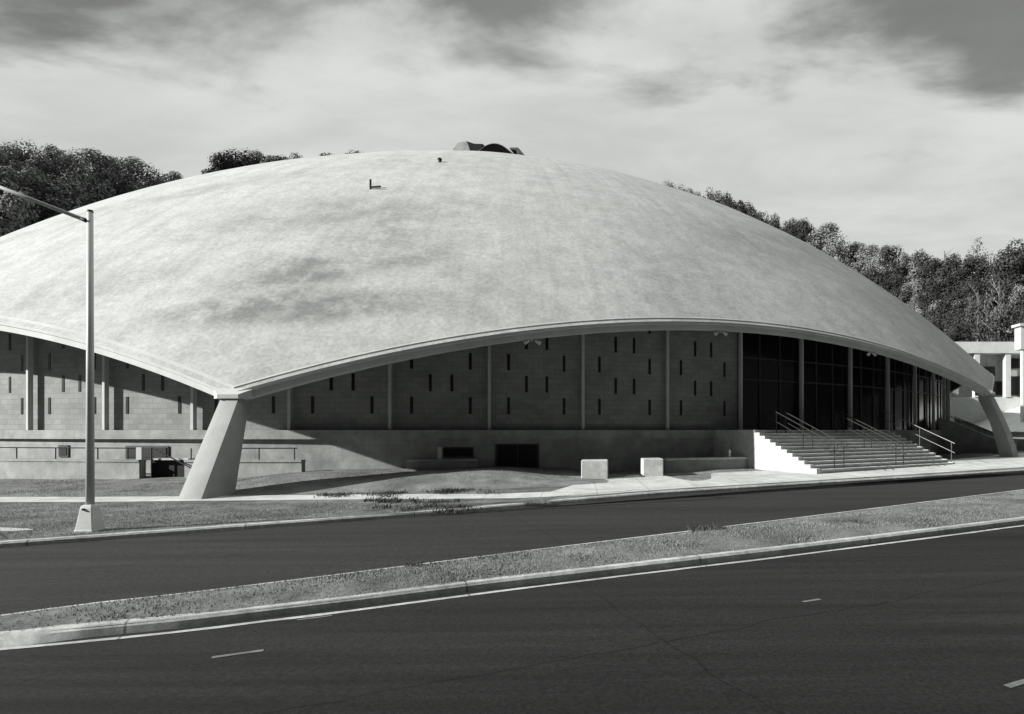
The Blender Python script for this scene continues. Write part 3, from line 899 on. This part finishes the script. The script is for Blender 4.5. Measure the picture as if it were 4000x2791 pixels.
# ------------------------------------------------------------------ street lamp
b = G(352, 2074)
lamp = root('street_lamp', b[:], 'white street lamp with a long rising arm and flared base beside the far kerb', 'street lamp')
m = MB(); R_ = Matrix.Translation(b) @ Matrix.Rotation(radians(5), 4, 'Z')
def sq(h, z): return [R_ @ Vector(p) for p in ((-h, -h, z), (h, -h, z), (h, h, z), (-h, h, z))]
m.sweep([sq(.155, -.02), sq(.155, .03), sq(.148, .04), sq(.10, .42), sq(.088, .46), sq(.07, .48)])
base_ = m.build('base', M['steel'], lamp, bevel=.012)
m = MB(); q = b + Vector((-.01, -.10, .40)); m.tube(q, q + Vector((-.02, -.03, 0)), .02, n=10); m.build('bolt', M['rail'], base_)
zt = EYE + (PYH - 828) / F * b.y
m = MB(); m.tube(b + Vector((0, 0, .44)), (b.x, b.y, zt), 0.064, .046, n=20); pole = m.build('pole', M['steel'], lamp, smooth=True)
m = MB(); m.tube((b.x, b.y, zt - .01), (b.x, b.y, zt + .03), .05, .04, n=16); m.build('pole_cap', M['rail'], pole)
za = EYE + (PYH - 868) / F * b.y
d = Vector((-1, -.12, .385)).normalized()
s0 = Vector((b.x, b.y, za)); e1 = s0 + d * 2.6
m = MB(); m.tube(s0 - d * .02, s0 + d * .2, .05, .03, n=12); br = m.build('bracket', M['rail'], lamp, smooth=True)
m = MB(); m.tube(s0 + d * .15, e1, .036, .03, n=12); arm = m.build('arm', M['steel'], lamp, smooth=True)
m = MB()
L0, L1 = e1 - Vector((.02, 0, 0)), e1 + Vector((-.62, -.05, .03))
m.tube(L0, L0.lerp(L1, .25), .05, .11, n=14); m.tube(L0.lerp(L1, .25), L1, .11, .07, n=14); m.build('lamp_head', M['steel'], lamp, smooth=True)

# ------------------------------------------------------------------ hill behind, lot, buildings
SIL = [(-600, 560), (-200, 548), (0, 544), (174, 544), (331, 566), (523, 601), (645, 632), (750, 690), (790, 700), (860, 612), (960, 598), (1060, 612), (1150, 606), (1250, 600), (1385, 590), (1500, 640), (2000, 690), (2450, 715), (2604, 712), (2780, 745), (2900, 805), (3050, 862), (3200, 868), (3350, 925), (3470, 945), (3600, 965), (3750, 985), (3900, 985), (4000, 960), (4300, 960)]
def sil(px): return float(np.interp(px, [s[0] for s in SIL], [s[1] for s in SIL]))
def y_at(px, d):
    """distance along the direction px where the circle d round the dome's centre is left behind"""
    u = (px - PX0) / F
    A, B, C = u * u + 1, -2 * (u * CX + CY), CX * CX + CY * CY - d * d
    return (-B + sqrt(max(B * B - 4 * A * C, 0.0))) / (2 * A)
TH_ = 15.0
def crest_z(px): 
    y = y_at(px, 92); return EYE + (PYH - sil(px)) / F * y - TH_
def smooth_crest(px):
    return sum(crest_z(px + k) for k in (-160, -80, 0, 80, 160)) / 5
def HILL(x, y):
    d = sqrt((x - CX) ** 2 + (y - CY) ** 2)
    px = PX0 + F * x / max(y, 20)
    px = min(4300, max(-600, px))
    return -.06 + 4.6 * sstep(52, 68, d) + (smooth_crest(px) - 4.6) * sstep(72, 92, d) - 12 * sstep(110, 220, d) + gz(x) * (1 - sstep(66, 90, d))
m = MB(); rings = []
for i in range(101):
    fi = radians(-115 + 230 * i / 100); row = []
    for d in (51, 54, 58, 62, 66, 70, 74, 78, 82, 86, 90, 94, 100, 110, 140, 180, 240):
        x, y = CX + d * sin(fi), CY + d * cos(fi); row.append(Vector((x, y, HILL(x, y))))
    rings.append(row)
m.sweep(rings, closed_profile=False)
tag(m.build('hill', M['earth'], smooth=True), kind='structure')
m = MB(); rings = []
for i in range(25):
    px = 3450 + 1100 * i / 24; row = []
    for d in (52, 54, 56, 59, 62, 65, 68, 71, 73):
        y = y_at(px, d); x = (px - PX0) / F * y; row.append(Vector((x, y, HILL(x, y) + .05)))
    rings.append(row)
m.sweep(rings, closed_profile=False)
tag(m.build('parking_lot', M['lot'], smooth=True), kind='structure')

# pale flat-roofed building behind the right buttress: open frame of posts with panels
def wpt(px, y, py=None, z=None):
    return Vector(((px - PX0) / F * y, y, z if z is not None else EYE + (PYH - py) / F * y))
yb = 78.0
c = wpt(3850, yb, z=HILL((3850 - PX0) / F * yb, yb))
bd = root('pavilion', c[:], 'pale flat-roofed building with white posts and fascia behind the right end of the dome', 'building')
zr = EYE + (PYH - 1338) / F * yb; zf = EYE + (PYH - 1382) / F * yb; zb = EYE + (PYH - 1552) / F * yb; z00 = c.z - 1.5
x0, x1 = wpt(3560, yb, z=0).x, wpt(4250, yb, z=0).x
m = MB(); m.box(x0 - .4, x1, yb - .5, yb + 14, zf, zr); m.build('roof', M['white'], bd)
m = MB(); m.box(x0 + .4, x1 - .4, yb + 1.2, yb + 13, zb, zf - .02); m.build('wall', M['plinth'], bd)
m = MB(); m.box(x0, x1, yb - .2, yb + 13.4, z00, zb - .01); m.build('base_wall', M['white'], bd)
for px in (3700, 3812, 3932, 4040, 4150):
    x = wpt(px, yb, z=0).x; m = MB(); m.box(x - .34, x + .34, yb - .35, yb + .25, zb, zf - .01); m.build('post', M['white'], bd)
for pa, pb, pya, pyb in ((3715, 3800, 1400, 1470), (3826, 3918, 1490, 1545), (3846, 3890, 1432, 1470), (3948, 4020, 1400, 1440), (3948, 4020, 1470, 1545)):
    m = MB(); a, b2 = wpt(pa, yb + 1, pyb), wpt(pb, yb + 1, pya); m.box(a.x, b2.x, yb + 1.12, yb + 1.3, a.z, b2.z); w_ = m.build('window', M['mull'], bd)
    m = MB(); m.box(a.x + .12, b2.x - .12, yb + 1.08, yb + 1.2, a.z + .12, b2.z - .12); m.build('pane', M['slit'], w_)
yb2 = 70.0
c = wpt(4010, yb2, z=HILL((4010 - PX0) / F * yb2, yb2))
b2_ = root('white_house', c[:], 'taller white building cut off by the right edge beyond the pavilion', 'building')
a = wpt(3988, yb2, 1275); x1 = a.x + 9
m = MB(); m.box(a.x, x1, yb2, yb2 + 1.2, zf - .5, a.z); m.build('wall', M['housewall'], b2_)
m = MB(); m.box(a.x - .25, x1, yb2 - .25, yb2 + 1.4, a.z, a.z + .3); m.build('roof', M['concrete'], b2_)
m = MB(); m.box(a.x + .3, a.x + .7, yb2 + .2, yb2 + .6, c.z - 1, zf - .5); m.box(x1 - .7, x1 - .3, yb2 + .2, yb2 + .6, c.z - 1, zf - .5); m.build('post', M['white'], b2_)
for k in range(2):
    m = MB(); z = a.z - 1.3 - 0 * k; m.box(a.x + .9 + 2.2 * k, a.x + 2.2 + 2.2 * k, yb2 - .03, yb2 + .05, z - .5, z + .5); m.build('window', M['slit'], b2_)
# white flagpole-like post seen under the arch
p = wpt(3697, 66, z=0); p.z = HILL(p.x, p.y); m = MB(); zt = EYE + (PYH - 1482) / F * 66
m.tube(p - Vector((0, 0, .2)), (p.x, p.y, zt), .2, .19, n=14); m.tube((p.x, p.y, zt), (p.x, p.y, zt + .25), .19, .06, n=14)
tag(m.build('post', M['white'], smooth=True), 'thick white post on the lot seen under the right end of the arch', 'post')

# ------------------------------------------------------------------ trees
def leaf_mesh(name, seed, hw, hh, z0, mat, blobs=16, per=150, size=.42, top=1.0):
    rnd = random.Random(seed); V = []; Fc = []
    for b_ in range(blobs):
        # clumps spread over an uneven ovoid
        while True:
            x, y, z = rnd.uniform(-1, 1), rnd.uniform(-1, 1), rnd.uniform(-1, 1)
            rr = x * x + y * y + z * z
            if .2 < rr < 1: break
        taper = 1 - .35 * max(z, 0) * top
        c = Vector((x * hw * .78 * taper, y * hw * .78 * taper, z0 + hh * .5 + z * hh * .42))
        br = rnd.uniform(.28, .46) * hw
        for k in range(per):
            d = Vector((rnd.gauss(0, 1), rnd.gauss(0, 1), rnd.gauss(0, 1))).normalized()
            p = c + d * br * rnd.uniform(.6, 1.04) * Vector((1, 1, .85)).length / 1.65
            nrm = (d + Vector((rnd.gauss(0, .24), rnd.gauss(0, .24), rnd.gauss(0, .24) + .12))).normalized()
            u = nrm.orthogonal().normalized(); w_ = nrm.cross(u)
            t = rnd.uniform(0, 6.28); u, w_ = u * cos(t) + w_ * sin(t), w_ * cos(t) - u * sin(t)
            s = size * rnd.uniform(.6, 1.25); n = len(V)
            V += [tuple(p - u * s * .5), tuple(p + w_ * s * .38), tuple(p + u * s * .55), tuple(p - w_ * s * .38)]
            Fc.append((n, n + 1, n + 2, n + 3))
    me = bpy.data.meshes.new(name); me.from_pydata(V, [], Fc); me.update(); me.materials.append(mat); return me
def trunk_mesh(name, seed, h, r, mat, limbs=6, spread=.35, start=.4):
    rnd = random.Random(seed); m = MB()
    pts = [Vector((0, 0, -.8))]
    for i in range(5): pts.append(Vector((rnd.gauss(0, .12), rnd.gauss(0, .12), h * .8 * (i + 1) / 5)))
    for i in range(5): m.tube(pts[i], pts[i + 1], r * (1 - i / 6), r * (1 - (i + 1) / 6), n=7, cap=False)
    for k in range(limbs):
        z = h * rnd.uniform(start, .8); t = rnd.uniform(0, 6.28); ln = h * spread * rnd.uniform(.5, 1) * (1.15 - z / h)
        a = Vector((0, 0, z)); b_ = a + Vector((cos(t) * ln, sin(t) * ln, ln * rnd.uniform(.5, 1.1)))
        m.tube(a, b_, r * .35, r * .08, n=5, cap=False)
        for q in range(3):
            c = a.lerp(b_, rnd.uniform(.4, .9)); e_ = c + Vector((rnd.gauss(0, .5), rnd.gauss(0, .5), rnd.uniform(.3, 1))) * ln * .5
            m.tube(c, e_, r * .14, r * .04, n=4, cap=False)
    me = bpy.data.meshes.new(name); me.from_pydata(m.v, [], m.f); me.update(); me.materials.append(mat)
    return me
CR = {'dark': [leaf_mesh('crown', 10 + i, 4.4, 11.5, 3.4, M['leafA'], 20, 300, .34) for i in range(4)],
      'mid': [leaf_mesh('crown', 30 + i, 4.7, 11, 3.8, M['leafB'], 20, 300, .34) for i in range(4)],
      'pale': [leaf_mesh('crown', 50 + i, 3.6, 10, 5.0, M['leafC'], 13, 70, .34, 1.2) for i in range(3)]}
TR = {'dark': [trunk_mesh('trunk', 70 + i, 14, .28, M['bark']) for i in range(2)],
      'mid': [trunk_mesh('trunk', 80 + i, 14, .28, M['bark']) for i in range(2)],
      'pale': [trunk_mesh('trunk', 90 + i, 16, .22, M['palebark'], 12, .3, .3) for i in range(3)]}
rt = random.Random(5)
def tree(px, d, top_py, kind, label, group, wide=1.0):
    y = y_at(px, d); x = (px - PX0) / F * y
    zt_ = EYE + (PYH - top_py) / F * y
    g = HILL(x, y); h = max(7.0, zt_ - g)
    s = h / 15.2
    if zt_ - g < 7: g = zt_ - 7
    o = empty('tree', (x, y, g), label, 'tree', group, rt.uniform(0, 6.28))
    sxy = min(1.35, max(.8, s)) * wide * rt.uniform(.9, 1.1)
    for nm, lib in (('trunk', TR), ('crown', CR)):
        c = bpy.data.objects.new(nm, rt.choice(lib[kind])); COL.objects.link(c); c.parent = o; c.scale = (sxy, sxy, s)
    return o
GL_, GM_, GR_ = 'trees of the wooded hill left of the dome', 'tree tops behind the crest of the dome', 'trees on the slope right of the dome'
# left wood
for px in range(-260, 770, 78):
    q = px + rt.uniform(-12, 12)
    tree(q, 92 + rt.uniform(-1, 2), sil(q) + rt.uniform(-4, 16), rt.choice(('mid', 'mid', 'mid', 'dark')), 'dense tree along the skyline of the wooded hill left of the dome', GL_)
for px in range(-230, 620, 95):
    q = px + rt.uniform(-20, 20)
    tree(q, 86 + rt.uniform(-2, 2), sil(q) + 95 + rt.uniform(-25, 25), rt.choice(('mid', 'mid', 'mid', 'dark')), 'dense tree halfway down the wooded hill left of the dome, below the skyline trees', GL_)
for px in range(-230, 420, 105):
    q = px + rt.uniform(-20, 20)
    tree(q, 80 + rt.uniform(-2, 2), sil(q) + 205 + rt.uniform(-25, 25), rt.choice(('mid', 'mid', 'mid', 'dark')), 'dense tree low on the wooded hill, just above the left flank of the dome', GL_)
for px, py in ((115, 800), (180, 905), (300, 860), (60, 690)):
    tree(px, 79, py - 30, 'pale', 'pale thin-crowned tree among the dark trees left of the dome', GL_, .6)
# tops over the crest
for px in range(812, 1165, 36): tree(px, 92, sil(px) - 30 + rt.uniform(-6, 16), rt.choice(('dark', 'dark', 'mid')), 'tree of the clump whose top shows over the left shoulder of the dome', GM_)
for px in (1275, 1345, 1385): tree(px, 94, (584, 574, 566)[(1275, 1345, 1385).index(px)], 'dark', 'small dark tree top peeping over the dome left of the crown hoods', GM_, .8)
# right slope
for px, py, k in ((2608, 700, 'mid'), (2660, 715, 'mid'), (2700, 722, 'mid')): tree(px, 96, py, k, 'tiny tree top just over the right shoulder of the dome', GM_, .7)
for i, px in enumerate(range(2775, 3160, 32)):
    tree(px + rt.uniform(-10, 10), 94, sil(px) - 26 + rt.uniform(-8, 8), 'pale' if i in (0, 7) else 'dark', 'tree in the row that follows the right shoulder of the dome', GR_, .8)
tree(3245, 93, 862, 'mid', 'round grey-green tree standing higher than its neighbours right of the dome', GR_, 1.1)
tree(3170, 95, 868, 'pale', 'pale tree left of the tall round tree right of the dome', GR_, .9)
for px in range(3330, 4120, 72):
    q = px + rt.uniform(-12, 12)
    tree(q, 92 + rt.uniform(-2, 2), sil(q) + rt.uniform(-14, 18), rt.choice(('dark', 'dark', 'mid')), 'dark dense tree along the skyline right of the dome', GR_)
for px in range(3250, 4120, 80):
    q = px + rt.uniform(-15, 15)
    tree(q, 86 + rt.uniform(-1.5, 1.5), sil(q) + 110 + rt.uniform(-25, 30), rt.choice(('dark', 'dark', 'mid')), 'dark dense tree halfway down the slope right of the dome', GR_)
for px in range(3400, 4120, 75):
    q = px + rt.uniform(-15, 15)
    tree(q, 80 + rt.uniform(-1, 1), sil(q) + 205 + rt.uniform(-25, 30), rt.choice(('dark', 'mid')), 'dark tree low on the slope behind the pale pavilion', GR_)
for px, py in ((3690, 925), (3815, 912), (3868, 918)): tree(px, 96, py, 'pale', 'tall pale bare tree rising above the dark trees at the right edge', GR_, .7)
for px, py in ((3560, 1120), (3820, 1060), (3900, 1020)): tree(px, 78, py, 'pale', 'pale slender tree in front of the dark trees behind the pavilion', GR_, .55)
tree(3962, 88, 925, 'dark', 'dark tree touching the right edge of the view, above the white building', GR_, .9)

# ------------------------------------------------------------------ grass blades and weeds
def blades(name, pts, hmin, hmax, mat, seed, lean=.5, wd=.006):
    rng = np.random.default_rng(seed); n = len(pts); P = np.array(pts)
    a = rng.uniform(0, 2 * np.pi, n); h = rng.uniform(hmin, hmax, n); w_ = rng.uniform(.6, 1.4, n) * wd
    lx, ly = rng.normal(0, lean, n) * h, rng.normal(0, lean, n) * h
    V = np.empty((n, 3, 3)); V[:, 0] = P - np.stack([np.cos(a) * w_, np.sin(a) * w_, np.full(n, .01)], 1)
    V[:, 1] = P + np.stack([np.cos(a) * w_, np.sin(a) * w_, np.full(n, -.01)], 1); V[:, 2] = P + np.stack([lx, ly, h], 1)
    me = bpy.data.meshes.new(name); me.vertices.add(3 * n); me.loops.add(3 * n); me.polygons.add(n)
    me.vertices.foreach_set('co', V.reshape(-1)); me.loops.foreach_set('vertex_index', np.arange(3 * n, dtype=np.int32))
    me.polygons.foreach_set('loop_start', np.arange(0, 3 * n, 3, dtype=np.int32)); me.polygons.foreach_set('loop_total', np.full(n, 3, dtype=np.int32))
    me.update(); me.validate(); me.materials.append(mat)
    o = bpy.data.objects.new(name, me); COL.objects.link(o); return o
rg = random.Random(11); pts = []
while len(pts) < 60000:
    i = min(147.9, rg.random() ** 1.7 * 120); k = int(i); t = i - k; j = rg.uniform(.06, .94)
    a = nA[k].lerp(nA[k + 1], t); b = nB[k].lerp(nB[k + 1], t); p = a.lerp(b, j)
    if rg.random() > sstep(3, 16, i): continue
    dens = noise.noise(Vector((p.x * .9, p.y * .9, 4))) * .5 + .5
    if rg.random() > dens * 1.3: continue
    pts.append((p.x, p.y, gz(p.x) - .012 + .05 * sin(pi * j)))
o = blades('median_grass_blades', pts, .010, .030, M['blade'], 1)
tag(o, 'short rough grass growing on the raised median between the two roads', 'grass', kind='stuff')
pts = []
while len(pts) < 50000:
    px = rg.uniform(-60, 4040); f = rg.random()
    yk = 1681 + (1.82 / 1.91) * (float(np.interp(px, [0, 697, 1742, 2180, 2613, 3484, 3990], [2141, 2089, 2010, 1969, 1932, 1877, 1845])) - 1681) - 9
    p = G(px, 1966 + (yk - 1966) * f) if px < 2150 else G(px, yk - 4 - f * 3)
    if px >= 2150 and rg.random() > .25: continue
    if noise.noise(Vector((p.x * .6, p.y * .6, 8))) < rg.uniform(-.7, .3): continue
    pts.append((p.x, p.y, p.z - .003))
o = blades('verge_grass_blades', pts, .010, .032, M['blade'], 2)
tag(o, 'short grass of the verge between the walk and the far kerb', 'grass', kind='stuff')
pts = []
while len(pts) < 40000:
    th = rg.uniform(-.75, .45); r = rg.uniform(44.7, 49.0); p = pol(r, th)
    if noise.noise(Vector((p.x * .6, p.y * .6, 18))) < rg.uniform(-.7, .3): continue
    pts.append((p.x, p.y, bank_h(r, th) + gz(p.x)))
o = blades('bank_grass_blades', pts, .012, .045, M['blade'], 3)
tag(o, 'dry grass of the bank at the foot of the building', 'grass', kind='stuff')

def weed(px, py, rad_, hgt, n, label, z=0.0):
    c = G(px, py, z); rw = random.Random(int(px)); P = []
    lobes = [(rw.gauss(0, .65), rw.gauss(0, .45), rw.uniform(.12, .4)) for _ in range(9)]
    for i in range(n):
        lx, ly, lr = rw.choice(lobes)
        P.append((c.x + (lx * 1.7 + rw.gauss(0, lr)) * rad_, c.y + (ly + rw.gauss(0, lr)) * rad_ * .9, c.z - .015))
    o = blades('weed_clump', P, hgt * .4, hgt, M['weed'], int(px), .6, .014)
    o.location = (0, 0, 0)
    tag(o, label, 'weeds', 'dark weed clumps in the rough grass', 'stuff'); return o
weed(1420, 1935, .6, .13, 700, 'dark weeds spilling over the walk right of the near buttress')
weed(1560, 1962, .65, .13, 800, 'dark weeds in the verge just below the walk')
weed(1690, 1985, .55, .12, 700, 'dark weeds in the verge close to the far kerb')
weed(1830, 1918, .75, .13, 800, 'broad dark weeds above the walk where it widens')
weed(2770, 2070, .3, .11, 320, 'small dark tuft on the far edge of the median', .0)
weed(2300, 2185, .42, .07, 500, 'broad dark weedy patch on the near side of the median', .0)
weed(1720, 2222, .25, .07, 260, 'little dark tuft in the middle of the median left of the broad weedy patch', .0)
weed(3316, 2045, .16, .12, 160, 'single dark tuft on the median towards the right edge', .0)
weed(190, 2415, .3, .045, 350, 'dark low weeds on the left end of the median by its concrete nose', .0)
